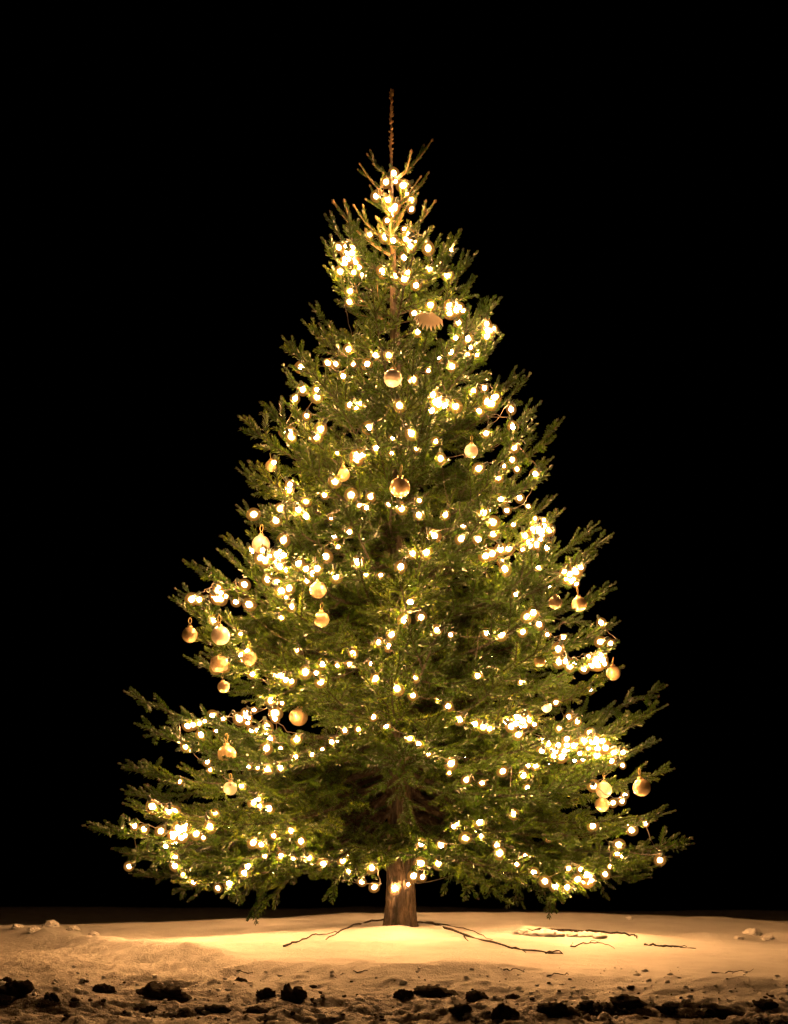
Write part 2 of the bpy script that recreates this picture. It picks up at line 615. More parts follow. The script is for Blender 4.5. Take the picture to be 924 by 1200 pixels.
def branch_proto(L, seed, droop):
    """branch along +X, base at 0, tip at (L,0,0): a bark mesh and a needle mesh"""
    r = np.random.default_rng(seed)
    wood, axes = Tubes(), []
    sag = np.interp(L, [0.15, 0.4, 1.2], [0.05, 0.09, 0.10])
    n0 = max(7, int(L / 0.05))
    t = np.linspace(0, 1, n0)
    main = np.zeros((n0, 3))
    main[:, 0] = L * t
    main[:, 2] = -sag * L * 4 * t * (1 - t)
    main[:, 1] = 0.014 * L * np.sin(t * 7 + r.uniform(0, 6)) * t
    r0 = 0.0022 + 0.0098 * L
    wood.tube(main, r0 * (1 - t) ** 1.1 * 0.85 + 0.0022, 6)
    bare = np.interp(L, [0.15, 0.4, 0.8, 1.4], [0.10, 0.12, 0.18, 0.24])
    axes.append(main[int(bare * n0):])
    buds = [(main[-1], main[-1] - main[-2], 1.0)]

    def at(P, u):
        f = u * (len(P) - 1)
        i = min(int(f), len(P) - 2)
        d = P[i + 1] - P[i]
        return P[i] + d * (f - i), d / np.linalg.norm(d)

    u = np.interp(L, [0.15, 0.4, 0.8, 1.4], [0.34, 0.18, 0.16, 0.18])
    side = 1
    lead = min(0.125, 0.40 * L)                      # the clean leading shoot
    while L * (1 - u) > lead:
        p, T = at(main, u)
        rem = L * (1 - u)
        for rep in range(2):
            side = -side
            sl = min((0.42 * rem + 0.060) * r.uniform(0.6, 1.15), 0.34) * (0.6 if L < 0.25 else 1.0)
            ang = math.radians(r.uniform(36, 58))
            roll = r.normal(0.10, 0.30)
            if r.random() < 0.25:
                roll = r.uniform(-0.9, 1.25)
            S = np.array([0, side * math.cos(roll), math.sin(roll)])
            d = T * math.cos(ang) + S * math.sin(ang)
            d[2] -= droop * r.uniform(0.0, 0.75) * (1 - 0.6 * u)
            n1 = max(4, int(sl / 0.035))
            ax = make_axis(p, d, sl, 0.02 * droop, 0.08 + 0.16 * r.random(), n1)
            wood.tube(ax, np.linspace(0.0030 + 0.004 * sl, 0.0017, n1), 4)
            axes.append(ax[(0 if sl < 0.2 else int(n1 * 0.22)):])
            buds.append((ax[-1], ax[-1] - ax[-2], 0.85))
            v, s2 = (0.30 if sl > 0.16 else 0.38), (1 if r.random() < .5 else -1)
            while sl * (1 - v) > 0.055 and sl > 0.10:
                q, T2 = at(ax, v)
                tl = (0.42 * sl * (1 - v) + 0.055) * r.uniform(0.7, 1.2)
                s2 = -s2
                S2 = np.cross(T2, np.array([0, 0, 1.0]))
                S2 /= np.linalg.norm(S2) + 1e-9
                a2 = math.radians(r.uniform(36, 54))
                d2 = T2 * math.cos(a2) + s2 * S2 * math.sin(a2)
                d2[2] += r.normal(0.02, 0.22) - droop * r.uniform(0, 0.45)
                ax2 = make_axis(q, d2, tl, 0.0, 0.12, 4)
                wood.tube(ax2, np.linspace(0.0024, 0.0015, 4), 3)
                axes.append(ax2)
                if r.random() < 0.6:
                    buds.append((ax2[-1], ax2[-1] - ax2[-2], 0.75))
                v += 0.058 / sl * r.uniform(0.8, 1.35)
            if r.random() < 0.35:
                break
        u += np.interp(L, [0.2, 0.4, 0.6, 1.2], [0.080, 0.092, 0.084, 0.088]) / L * r.uniform(0.75, 1.3)
    # one or two shoots that fork beside the leading shoot
    for k in range(2 if L > 0.25 else 1):
        p, T = at(main, 1 - (lead * r.uniform(0.8, 1.0)) / L)
        a = (0.3 if k == 0 else 2.8) + r.normal(0, 0.5)
        S = np.array([0, math.cos(a), math.sin(a) * 0.8])
        ax = make_axis(p, T * 0.85 + S * 0.52, lead * r.uniform(0.65, 0.95), 0, 0.12, 4)
        wood.tube(ax, np.linspace(0.0028, 0.0017, 4), 4)
        axes.append(ax)
        buds.append((ax[-1], ax[-1] - ax[-2], 0.9))
    for p, T, k in buds:
        T = T / (np.linalg.norm(T) + 1e-9)
        wood.tube(np.array([p - T * 0.004, p + T * 0.003, p + T * 0.009]), np.array([0.0024, 0.0054, 0.0026]) * k, 5)
    # needles, swept forward along the shoots
    B, D, RD, LN = [], [], [], []
    for P in axes:
        tot = np.linalg.norm(np.diff(P, axis=0), axis=1).sum()
        n = int(tot * (640 if L > 0.26 else 1100)) + 6
        f = np.sort(r.random(n)) * (len(P) - 1)
        i = np.minimum(f.astype(int), len(P) - 2)
        T = (P[i + 1] - P[i])
        pos = P[i] + T * (f - i)[:, None]
        T = T / (np.linalg.norm(T, axis=1)[:, None] + 1e-9)
        S = np.cross(T, np.array([0, 0, 1.0]))
        S /= np.linalg.norm(S, axis=1)[:, None] + 1e-9
        U = np.cross(S, T)
        psi = r.uniform(-math.pi, math.pi, n)
        low = np.sin(psi) < -0.35
        psi[low] = np.where(r.random(low.sum()) < 0.65, -psi[low], psi[low])
        rel = f / (len(P) - 1)
        al = np.radians(r.normal(46 if L > 0.26 else 26, 7, n) - 16 * rel ** 3)
        rad = S * np.cos(psi)[:, None] + U * np.sin(psi)[:, None]
        d = T * np.cos(al)[:, None] + rad * np.sin(al)[:, None]
        d[:, 2] += 0.08
        d += r.normal(0, 0.05, (n, 3))
        d /= np.linalg.norm(d, axis=1)[:, None]
        ln = r.uniform(0.022, 0.032, n) * (1 - 0.45 * rel ** 4) * np.where(np.sin(psi) > 0.6, 0.8, 1.0)
        if L < 0.26:
            ln *= 0.72
        B.append(pos + rad * 0.002)
        D.append(d)
        RD.append(rad)
        LN.append(ln)
    B, D, RD, LN = np.concatenate(B), np.concatenate(D), np.concatenate(RD), np.concatenate(LN)
    W = np.cross(D, RD)
    W /= np.linalg.norm(W, axis=1)[:, None] + 1e-9
    W += r.normal(0, 0.2, W.shape)
    nvec = np.cross(W, D)
    hw = 0.0031 if L > 0.26 else 0.0020
    mid = B + D * (LN * 0.55)[:, None] - nvec * 0.0012
    V = np.stack([B, mid + W * hw, B + D * LN[:, None], mid - W * hw], 1).reshape(-1, 3)
    q = np.arange(len(B) * 4).reshape(-1, 4)
    return wood.build('branch', M_TWIG if L > 0.3 else M_SHOOT), mesh_np('foliage', V, q, None, False, M_NEEDLE)


LENS = [0.14, 0.21, 0.30, 0.41, 0.55, 0.72, 0.92, 1.14, 1.40]
PROTO = {}
for li, L in enumerate(LENS):
    for v in range(3):
        PROTO[li, v] = branch_proto(L, 100 + li * 10 + v, np.interp(L, [0.2, 0.6, 1.3], [0.0, 0.5, 1.0]))

tree = link('fir_tree', None)
tree.location = (TX, TY, ground_z(TX, TY) - 0.0)
tag(tree, 'tall cone-shaped green fir tree standing in snow, hung with lights and gold baubles', 'tree')
TREE_Z0 = tree.location.z


def trunk_mesh():
    zs = np.concatenate([np.linspace(-0.16, 0.9, 70), np.linspace(0.92, 3.72, 90)])
    sides = 56
    a = np.arange(sides) * 2 * math.pi / sides
    V = []
    for z in zs:
        rr = trunk_r(max(z, 0.0))
        k = rr * (1 + 0.10 * np.array([float(fbm(np.array([math.cos(t) * 3 + 9]), np.array([z * 4 + math.sin(t) * 3]), 3, 5)[0]) for t in a])
                  + (0.16 * ridged(np.cos(a) * 5 + 20, np.sin(a) * 5 + 20 + z * 1.2, 3, 15) + 0.26 * ridged(a * 5.73 + z * 2, z * 9 + 0 * a, 3, 19) - 0.25) * (rr > 0.02)
                  + 0.22 * math.exp(-max(z, 0) / 0.06) * np.maximum(np.sin(a * 5 + 1.0), 0))
        cx = trunk_x(z) - TX
        V.append(np.stack([cx + k * np.cos(a), k * np.sin(a), np.full(sides, z - TREE_Z0)], -1))
    V = np.concatenate(V)
    i = np.arange(len(zs) - 1)[:, None] * sides
    j = np.arange(sides)[None, :]
    k = (j + 1) % sides
    return mesh_np('trunk', V, np.stack([i + j, i + k, i + sides + k, i + sides + j], -1).reshape(-1, 4), None, True, M_BARK)


link('trunk', trunk_mesh(), tree)

# the bare leader at the top, scaly with buds
lead = Tubes()
zs = np.linspace(3.66, 4.0, 60)
lp = np.stack([np.array([trunk_x(z) - TX for z in zs]) + 0.002 * np.sin(zs * 40), 0 * zs, zs - TREE_Z0], -1)
lead.tube(lp, 0.0030 + 0.0036 * np.abs(np.sin(zs * 95)) ** 2 + 0.003 * (zs > 3.975), 8)
for z in np.linspace(3.69, 3.99, 34):
    a = random.uniform(0, 6.28)
    c = np.array([trunk_x(z) - TX, 0, z - TREE_Z0])
    d = np.array([math.cos(a), math.sin(a), 0.9])
    lead.tube(np.array([c + d * 0.003, c + d * 0.008, c + d * 0.013]), [0.002, 0.0042, 0.0012], 5)
for a in (0.3, 2.2, 4.2):
    c = np.array([trunk_x(4) - TX, 0, 3.996 - TREE_Z0])
    d = np.array([math.cos(a) * 0.7, math.sin(a) * 0.7, 1.0])
    lead.tube(np.array([c, c + d * 0.006, c + d * 0.012]), [0.003, 0.0055, 0.002], 6)
link('leader_shoot', lead.build('leader_shoot', M_SHOOT), tree)

BRANCHES = []


def add_branch(z_tip, az, reach, elev, roll=None):
    """one branch from the trunk to a tip at radius reach, height z_tip"""
    z0 = z_tip - reach * math.tan(elev)
    if z0 > 3.70:
        z0 = 3.70
    z0 = max(z0, 0.36)
    p0 = Vector((trunk_x(z0) - TX, 0, z0 - TREE_Z0))
    p1 = Vector((trunk_x(z_tip) - TX + reach * math.cos(az), reach * math.sin(az), z_tip - TREE_Z0))
    ch = p1 - p0
    L = ch.length
    li = min(range(len(LENS)), key=lambda i: abs(math.log(L / LENS[i])))
    if z_tip > 3.42:
        li = min(li, 1)
    v = random.randrange(3)
    wood, fol = PROTO[li, v]
    s = L / LENS[li]
    pitch = math.asin(max(-1, min(1, ch.z / L)))
    yaw = math.atan2(ch.y, ch.x)
    rl = random.gauss(0, 0.18) if roll is None else roll
    q = Quaternion((0, 0, 1), yaw) @ Quaternion((0, 1, 0), -pitch) @ Quaternion((1, 0, 0), rl)
    b = link('branch', wood, tree)
    b.location = p0
    b.rotation_mode = 'QUATERNION'
    b.rotation_quaternion = q
    b.scale = (s, s * (1 if random.random() < .5 else -1), s)
    f = link('foliage', fol, b)
    tag(f, kind='stuff')
    BRANCHES.append(b)


# branches whose tips draw the outline left and right
for px, py in TIPS_L + TIPS_R:
    dx, z = world_tip(px, py)
    az = (0 if dx > 0 else math.pi) + random.uniform(-0.22, 0.22)
    add_branch(z, az, abs(dx) / max(0.9, abs(math.cos(az))), chord_elev(z) + math.radians(random.uniform(-3, 3)))

# shorter boughs just inside the outline of the two lowest tiers
for px, py in ((190, 862), (182, 905), (172, 945), (166, 1000), (235, 870), (215, 1030), (752, 842), (742, 880), (752, 962), (760, 1015), (715, 900), (700, 1030),
               (222, 722), (236, 752), (245, 772), (250, 682), (262, 655), (240, 730), (702, 705), (700, 742), (690, 665), (712, 765), (640, 560), (300, 560)):
    dx, z = world_tip(px, py)
    az = (0 if dx > 0 else math.pi) + random.choice((-1, 1)) * random.uniform(0.25, 0.5)
    if dx > 0:
        az = -abs(az)
    else:
        az = math.pi + abs(az - math.pi)
    add_branch(z, az, abs(dx) / max(0.85, abs(math.cos(az))), chord_elev(z) + math.radians(random.uniform(-4, 4)))

# the whorls all the way round
z = 0.36
az0 = 0.4
while z < 3.62:
    r_mean = prof(z, 0)
    n = int(round(np.interp(z, [0.3, 1.0, 2.0, 2.6, 3.1, 3.6], [9, 10, 9, 7, 5, 5])))
    az0 += 2.4
    for k in range(n):
        az = az0 + k * 2 * math.pi / n + random.uniform(-0.2, 0.2)
        c, s = math.cos(az), math.sin(az)
        zz = z + random.uniform(-0.035, 0.035)
        front = s < -0.72
        if front and zz < 0.78:
            continue
        if s < -0.2 and float(fbm(np.array([az * 1.3]), np.array([zz * 2.4]), 3, 5)[0]) > 0.13:
            continue                                # dark pockets between the boughs
        rr = prof(zz, c) * random.uniform(0.80, 0.97) * (0.93 if abs(c) > 0.9 else 1.0)
        if abs(c) > 0.75 and random.random() < 0.35:
            rr *= 0.8
        add_branch(zz, az, rr, chord_elev(zz) + math.radians(random.uniform(-6, 6)))
    z += np.interp(z, [0.4, 2.0, 3.6], [0.200, 0.195, 0.165])

# short inner boughs that fill the crown's depth
for k in range(30):
    zz = random.uniform(0.85, 2.65)
    az = random.uniform(math.pi * 1.02, math.pi * 1.98) if k % 4 else random.uniform(0, math.pi)
    add_branch(zz, az, prof(zz, math.cos(az)) * random.uniform(0.42, 0.72), chord_elev(zz) + math.radians(random.uniform(-14, 10)))

# low boughs in front of the trunk
for az, rr, zt, el in ((-1.75, 0.62, 0.34, -20), (-1.30, 0.70, 0.36, -18), (-2.25, 0.85, 0.30, -22), (-0.85, 0.9, 0.30, -20),
                       (-1.55, 0.95, 0.86, 2), (-1.50, 0.62, 2.42, 22), (-1.72, 0.66, 2.28, 18), (-1.40, 0.52, 2.62, 30),
                       (-1.62, 0.50, 2.50, 12), (-1.6, 0.70, 2.05, 14), (-1.50, 0.82, 1.36, 8), (-1.72, 0.78, 1.22, 6),
                       (-1.58, 0.62, 1.06, 2), (-1.66, 0.66, 1.48, 10)):
    add_branch(zt, az, rr, math.radians(el))

# dead bare twigs on the lower trunk
for k in range(26):
    z0 = random.uniform(0.50, 1.5)
    az = random.uniform(0, 6.28)
    L = random.uniform(0.18, 0.5)
    tb = Tubes()
    d = np.array([math.cos(az), math.sin(az), random.uniform(-0.35, 0.15)])
    P = make_axis(np.array([trunk_x(z0) - TX, 0, z0 - TREE_Z0]), d, L, 0.06, 0.05, 9)
    P += rng.normal(0, 0.004, P.shape)
    tb.tube(P, np.linspace(0.005, 0.0016, 9), 5)
    for j in (4, 6):
        d2 = d + rng.normal(0, 0.5, 3)
        tb.tube(make_axis(P[j], d2, L * 0.3, 0.03, 0, 5), np.linspace(0.0022, 0.001, 5), 4)
    link('dead_twig', tb.build('dead_twig', M_TWIG), tree)

# ------------------------------------------------------------------ find where the foliage surface lies
bpy.context.view_layer.update()
dg = bpy.context.evaluated_depsgraph_get()
EYE = Vector(cam.location)


def first_hits(px, py, spread, n=9, frac=0.35):
    """depth y at which sight lines near px, py meet the tree"""
    ys = []
    for k in range(n):
        a, r = k * 2.4, spread * math.sqrt(k / n)
        tgt = unproject(px + r * math.cos(a), py + r * math.sin(a), 0)
        ok, loc, nor, idx, ob, mw = scene.ray_cast(dg, EYE, (tgt - EYE).normalized())
        if ok and ob.name.split('.')[0] not in ('snow_ground',):
            ys.append(loc.y)
    if len(ys) < 3:
        return None
    ys.sort()
    return ys[int(frac * len(ys))]


def default_depth(px, py):
    y = 0.0
    for _ in range(4):
        p = unproject(px, py, y)
        R = prof(p.z, 0.0)
        x = p.x - trunk_x(p.z)
        y = -math.sqrt(max(R * R - x * x, 0.0)) * 0.8
    return y


# ------------------------------------------------------------------ strings of lights
STRINGS = [
    ('string of warm lights wound round the narrow spire just below the bare leader',
     [(461.7, 202.6), (452.7, 213), (464, 212.5), (473, 217), (477, 227), (482.5, 234), (482.5, 245), (441.4, 229.6), (455, 234),
      (462.5, 245.7), (459, 252), (454, 258), (433.6, 275), (451, 278), (461, 281.7), (479.4, 275), (486.5, 282), (481, 288),
      (474, 268), (502, 290.7), (504, 315), (524.5, 322), (464, 323), (474, 327), (448.5, 317), (478, 319), (409, 302),
      (417.5, 307.6), (414.7, 319), (399, 318), (406, 288), (414, 290), (403, 309), (421, 313), (424.6, 321.6), (413, 296),
      (410.5, 341), (488, 334)]),
    ('string of warm lights crossing the upper crown level with the pleated fan ornament',
     [(409.8, 353.8), (408.6, 409), (393.8, 426.5), (384.6, 425.6), (414.4, 426.5), (430.6, 426.5), (440, 415.8), (456, 416.4),
      (402.5, 440.8), (485.7, 367), (504.8, 357.3), (527, 357), (534.8, 356), (527, 366.4), (537.7, 378), (543, 364),
      (570.6, 379.4), (574.5, 386), (571, 393.7), (548.5, 396.7), (534.4, 395.8), (490, 388.7), (529, 412.5), (548.5, 414.7),
      (559.3, 415.8), (551.7, 407), (530, 429), (484.6, 444.3), (502.6, 434)]),
    ('string of warm lights level with the pale striped bauble high in the crown',
     [(355, 456), (371.8, 456.8), (371.8, 465), (346, 467), (410.4, 474.3), (423, 472.5), (418, 478), (359.8, 487), (376.4, 502),
      (432.5, 501), (468.4, 475), (339.6, 506.5), (507.4, 462.3), (510.6, 471), (521.9, 475.3), (534, 475.7), (506, 480.7),
      (568, 454.7), (577.7, 465.5), (576.6, 473), (561.5, 481.8), (555, 458), (571, 467), (599.4, 479.6), (601.5, 500),
      (570, 507.7), (482.5, 507.7), (341.4, 512), (376, 502.6), (371, 512)]),
    ('string of warm lights around the large round gold bauble in the middle of the crown',
     [(395.5, 530.7), (416, 538.5), (425.8, 532.5), (418, 533), (441.4, 525.3), (460.5, 513), (459.4, 531.4), (321, 542), (338.8, 574.7),
      (340, 568), (392.7, 563.9), (380.4, 580), (358.7, 587.7), (411.8, 580), (434.5, 582), (328.4, 596.3), (297.7, 602.8),
      (323.7, 610), (350, 597.4), (359, 605), (388.4, 607), (430, 595), (421.5, 592), (456, 591.3), (467, 593), (471, 596),
      (511, 517), (488.6, 526), (516.7, 537.3), (603, 524.4), (600.6, 538.6), (606.3, 549.8), (590.7, 546), (584.4, 559.7),
      (561.3, 549), (627.5, 555.3), (587.4, 585), (609.3, 583.4), (619.3, 593.4), (567, 600.8), (594.4, 598.3), (522.2, 603.3),
      (491, 603.3), (491.8, 586.4)]),
    ('string of warm lights bunched in a blazing cluster at the right shoulder',
     [(601.9, 614.5), (627.5, 607.5), (638, 609.5), (644.2, 621.2), (624.3, 619.5), (628, 628.2), (621.8, 639.4), (629.2, 638.2),
      (613, 643.9), (596.4, 643), (587, 643.6), (577, 648.9), (569.5, 651.4), (578.2, 612), (578.2, 625.7), (540.9, 631.2),
      (560.8, 632), (543.4, 616.5), (509, 627.5), (499.8, 646.9), (483.6, 648.6), (470, 664.3), (592, 666.8), (588, 658),
      (634, 632), (631, 622), (625, 633), (638, 616), (605.5, 696.8), (664, 678), (674.7, 670), (681, 665), (661.7, 670),
      (675.8, 684.4), (668, 673), (631, 665), (670, 681)]),
    ('string of warm lights clustered at the left shoulder around the blown-out bauble',
     [(409.6, 623.4), (332.3, 633), (396.6, 640.7), (382, 652), (419.4, 658.7), (305.7, 653.7), (316.5, 651.5), (326.3, 656.3),
      (333.9, 650.4), (349.7, 660), (358.7, 666.7), (372, 666), (335, 667.7), (308, 645), (366.7, 672), (313.6, 679), (325, 682),
      (329.9, 692.5), (339, 689.3), (335.3, 700), (393.7, 675), (360, 680.6), (429, 673), (446.3, 674), (341.8, 711), (330, 724)]),
    ('string of warm lights at the left tips of the crown round the outermost left baubles',
     [(256.3, 688.8), (254, 702), (265, 699), (225, 702), (233.5, 702.7), (259, 695), (286.6, 685), (292, 708.3), (250.9, 726.5),
      (282.3, 743), (348.3, 761.8), (289.8, 762.9), (283.3, 768.3), (293, 776), (262.8, 781), (253, 783), (255, 771), (296.3, 790),
      (378.6, 778), (371, 788.8), (358, 787.7), (325.5, 791), (335.3, 796.4), (341.6, 798), (376, 799.5), (413.8, 765.5),
      (435, 778), (395.4, 780.7), (409.5, 778.5), (331, 792)]),
    ('string of warm lights scattered sparsely down the dark middle of the crown',
     [(481, 706), (494, 723.3), (474, 726.6), (459.3, 743.5), (444, 753), (455, 757), (528.5, 744.3), (512, 738.5), (441, 794.8),
      (487, 794.8), (465.3, 807), (484, 815), (513.4, 820), (571.4, 742.4), (588, 744), (560, 792), (611, 799), (525.3, 827.8),
      (539.5, 843.4), (439, 797)]),
    ('string of warm lights ending in a small cluster above the right dark notch',
     [(618.4, 722.7), (625.4, 718), (631.9, 731.4), (641.8, 744), (613, 740.3), (654.6, 760.6), (655.2, 775.8), (663.5, 775),
      (668, 780.7), (690, 769.5), (705, 766.7), (692, 779), (701, 780.7), (684.5, 784), (709, 778), (699, 772), (705, 730), (716, 754),
      (704, 752)]),
    ('string of warm lights packed along the top of the big left lower bough',
     [(261.7, 842), (297.9, 832), (280.7, 842.4), (291.4, 841.4), (288, 836), (295, 856), (301.7, 856), (220, 850.7), (226.4, 849),
      (233.6, 848), (240, 845.5), (236, 861), (317.6, 821), (321, 829), (321, 836.7), (322.4, 842.4), (313.3, 852), (330.7, 824),
      (316.4, 865.7), (312.4, 877), (328.8, 877), (218, 875), (348, 866.6), (246.7, 902.6), (211, 916), (268, 924), (283, 921)]),
    ('string of warm lights drooping in a swag across the front above the trunk gap',
     [(291.4, 899), (302, 900), (313.3, 901.4), (329, 899.8), (346.4, 887), (366, 884), (378, 878.5), (388.8, 869.8), (404.4, 855.8),
      (420.6, 854.7), (438, 840), (452.5, 851), (480.8, 865.5), (491, 872), (502.5, 883.5), (526.9, 906), (529, 895), (546.8, 914),
      (565.3, 917.8), (589.6, 904), (613.6, 908.5), (619.8, 897.3), (627.6, 897.3), (618.8, 923.6), (602, 954)]),
    ('string of warm lights heaped in the brightest cluster on the right lower bough',
     [(556.5, 848.6), (567, 851.6), (574, 854), (593.5, 845.7), (606, 840), (620.8, 843.8), (613, 849.6), (608, 861), (599.4, 851.6),
      (626.6, 848.6), (617, 838), (605, 848), (652, 823.3), (636.4, 866), (643.2, 873), (635.4, 879.8), (649, 886.6), (673.4, 874),
      (666.6, 881.8), (664.6, 866), (656, 853.5), (677, 845.5), (666.7, 840.4), (691.4, 858.9), (644, 871), (675, 874.3),
      (684, 889.7), (705.8, 868), (698.6, 872), (710, 876), (699.6, 885.6), (720, 882.5), (730.5, 881.5), (730, 897), (717, 891.8),
      (690, 877), (685, 868), (680, 883), (696, 921), (733, 931.5), (719, 941), (729.5, 939)]),
    ('string of warm lights looping low under the left side down to the trunk',
     [(178.8, 945.5), (198, 950.6), (205, 951), (251.6, 953), (169, 972), (188.7, 974), (203.5, 979.7), (212.6, 972), (216.5, 968),
      (208.7, 976), (230, 977), (238.6, 982), (246.4, 969), (158, 968), (194.4, 992), (205, 1005), (205, 1015), (214.4, 1025),
      (227, 1034), (151.6, 1015.6), (255.5, 1041), (269, 1035.6), (286.6, 1023), (291, 1015.6), (297, 987.5), (306.6, 989.6),
      (321, 979.7), (341.7, 974.5), (310.5, 1003.6), (329.5, 1003.6), (343.8, 1007), (299.6, 938), (315, 948), (303, 942),
      (353, 986), (362.6, 1005), (379, 1013), (402, 1008.6), (409, 1022), (436.4, 1017), (424, 1034), (439, 1040)]),
    ('string of warm lights looping low from the trunk under the right side of the tree',
     [(463, 1041), (478.8, 1036.7), (485, 1026.7), (495.5, 1028), (493.6, 1012), (514, 1012), (494, 989), (517, 991), (532, 969),
      (536, 966), (546, 982), (562.6, 963.6), (564, 980), (582.8, 991), (586, 1000), (616, 1003), (606, 1013), (626, 1023), (639, 1033),
      (651.5, 1039), (665, 1040), (677.7, 1030.7), (684.4, 1029), (692.8, 1032), (681, 1019), (666.6, 1018), (688, 1025),
      (709.6, 1024.7), (715, 1015.6), (723.7, 1000), (725.4, 990), (695, 968), (757, 965), (740.5, 973), (774, 1008)]),
]

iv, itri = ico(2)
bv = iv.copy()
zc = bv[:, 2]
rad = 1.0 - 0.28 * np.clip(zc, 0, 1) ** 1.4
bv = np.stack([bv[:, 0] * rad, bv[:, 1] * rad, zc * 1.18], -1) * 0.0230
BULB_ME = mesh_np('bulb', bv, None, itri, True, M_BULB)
INNER_ME = mesh_np('inner_halo', bv * 0.61, None, itri, True, M_INNER)
fv, ftri = ico(1)
FIL_ME = mesh_np('filament', fv * np.array([0.0084, 0.0084, 0.0100]), None, ftri, True, M_FILAMENT)
sv, sq = lathe([(0.0, 0.040), (0.0058, 0.040), (0.0068, 0.034), (0.0068, 0.021), (0.0080, 0.0195), (0.0080, 0.0165), (0.0, 0.0165)], 8)
SOCK_ME = mesh_np('socket', sv, sq, None, True, M_SOCKET)
ALL_BULBS = []


def tour(pts):
    """order the bulbs of one string along a short path"""
    left = list(pts)
    path = [min(left, key=lambda p: p.x)]
    left.remove(path[0])
    while left:
        n = min(left, key=lambda p: (p - path[-1]).length)
        left.remove(n)
        path.append(n)
    for _ in range(3):
        for i in range(1, len(path) - 2):
            for j in range(i + 1, len(path) - 1):
                a, b, c, d = path[i - 1], path[i], path[j], path[j + 1]
                if (a - c).length + (b - d).length < (a - b).length + (c - d).length - 1e-6:
                    path[i:j + 1] = reversed(path[i:j + 1])
    return path


EXTRA_BULBS = {0: [(410, 304, 11, 8), (480, 281, 9, 4), (462, 246, 6, 3)], 1: [(572, 386, 7, 4), (533, 364, 8, 4)], 2: [(576, 468, 8, 5), (514, 470, 8, 3)],
            3: [(418, 536, 5, 3)], 4: [(628, 628, 13, 10), (670, 675, 10, 7)], 5: [(322, 655, 14, 7)], 6: [(257, 696, 8, 6), (258, 777, 7, 3)],
            8: [(701, 776, 9, 6)], 9: [(288, 841, 9, 5), (320, 835, 6, 4)], 11: [(610, 848, 12, 7), (655, 877, 16, 6), (700, 876, 15, 6)],
            12: [(209, 975, 10, 7), (303, 941, 6, 4)], 13: [(684, 1028, 9, 8)]}
for si, (label, pix) in enumerate(STRINGS):
    pts = []
    pix = list(pix)
    for cx, cy, sp, n in EXTRA_BULBS.get(si, []):  # extra bulbs, added so that the clusters glow brighter
        for k in range(n):
            a, r = random.uniform(0, 6.28), sp * math.sqrt(random.random())
            pix.append((cx + r * math.cos(a), cy + 0.8 * r * math.sin(a)))
    for px, py in pix:
        y = first_hits(px, py, 4.0, 11, 0.5)
        near = first_hits(px, py, 13.0, 13, 0.1)
        if y is None:
            y = default_depth(px, py) * 0.6 if near is None else near + 0.05
        if near is not None:
            y = min(y, near + 0.16)
        y += random.uniform(-0.006, 0.006)
        pts.append(unproject(px, py, y))
    # the same string goes on round the back of the crown, more thinly
    zmid = sum(p.z for p in pts) / len(pts)
    nb = 3 + int(len(pts) * 0.06)
    for k in range(nb):
        az = math.pi * (k + 0.5) / nb + random.uniform(-0.1, 0.1)
        zz = zmid + random.uniform(-0.10, 0.10)
        R = prof(zz, math.cos(az)) * random.uniform(0.72, 0.88)
        pts.append(Vector((trunk_x(zz) + R * math.cos(az), R * math.sin(az), zz)))
    path = tour(pts)
    root = link('light_string', None)
    root.location = path[0]
    tag(root, label, 'string lights', 'strings of warm lights on the tree')
    wire = Tubes()
    wp = []
    for i, p in enumerate(path):
        d = Vector((random.gauss(0, 0.6), random.gauss(-0.1, 0.6), random.uniform(0.2, 1.0))).normalized()
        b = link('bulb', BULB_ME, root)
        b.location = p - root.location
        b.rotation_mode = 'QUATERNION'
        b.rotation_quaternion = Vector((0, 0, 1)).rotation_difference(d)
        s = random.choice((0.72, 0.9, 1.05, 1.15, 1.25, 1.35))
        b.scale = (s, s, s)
        link('inner_halo', INNER_ME, b)
        link('filament', FIL_ME, b)
        link('socket', SOCK_ME, b)
        ALL_BULBS.append(b)
        wp.append(p + d * 0.040 * s - root.location)
    for a, b in zip(wp[:-1], wp[1:]):
        dist = (b - a).length
        t = np.linspace(0, 1, 9)
        A, Bv = np.array(a), np.array(b)
        P = A + (Bv - A) * t[:, None]
        P[:, 2] -= 0.10 * min(dist, 0.5) * 4 * t * (1 - t)
        P += (rng.normal(0, 0.003, P.shape)) * (4 * t * (1 - t))[:, None]
        wire.tube(P, 0.0016, 4, cap=False)
    link('wire', wire.build('wire', M_WIRE), root)

# ------------------------------------------------------------------ baubles
def sphere_mesh(name, mat, ridge=0):
    prof_ = []
    for k in range(21):
        a = -math.pi / 2 + math.pi * k / 20
        r = math.cos(a)
        if ridge:
            r *= 1 + 0.022 * math.sin(k * 2.1)
        prof_.append((max(r, 0.0005), math.sin(a)))
    V, Q = lathe(prof_, 32)
    return mesh_np(name, V, Q, None, True, mat)


BALL = {'gold': sphere_mesh('ball', M_GOLD), 'champagne': sphere_mesh('ball', M_CHAMP),
        'crackle': sphere_mesh('ball', M_CRACKLE, 1), 'striped': sphere_mesh('ball', M_CHAMP, 1)}
cv, cq = lathe([(0.30, 0.93), (0.30, 1.12), (0.27, 1.16), (0.06, 1.17), (0.001, 1.17)], 14)
CAP_ME = mesh_np('cap', cv, cq, None, True, M_CAP)


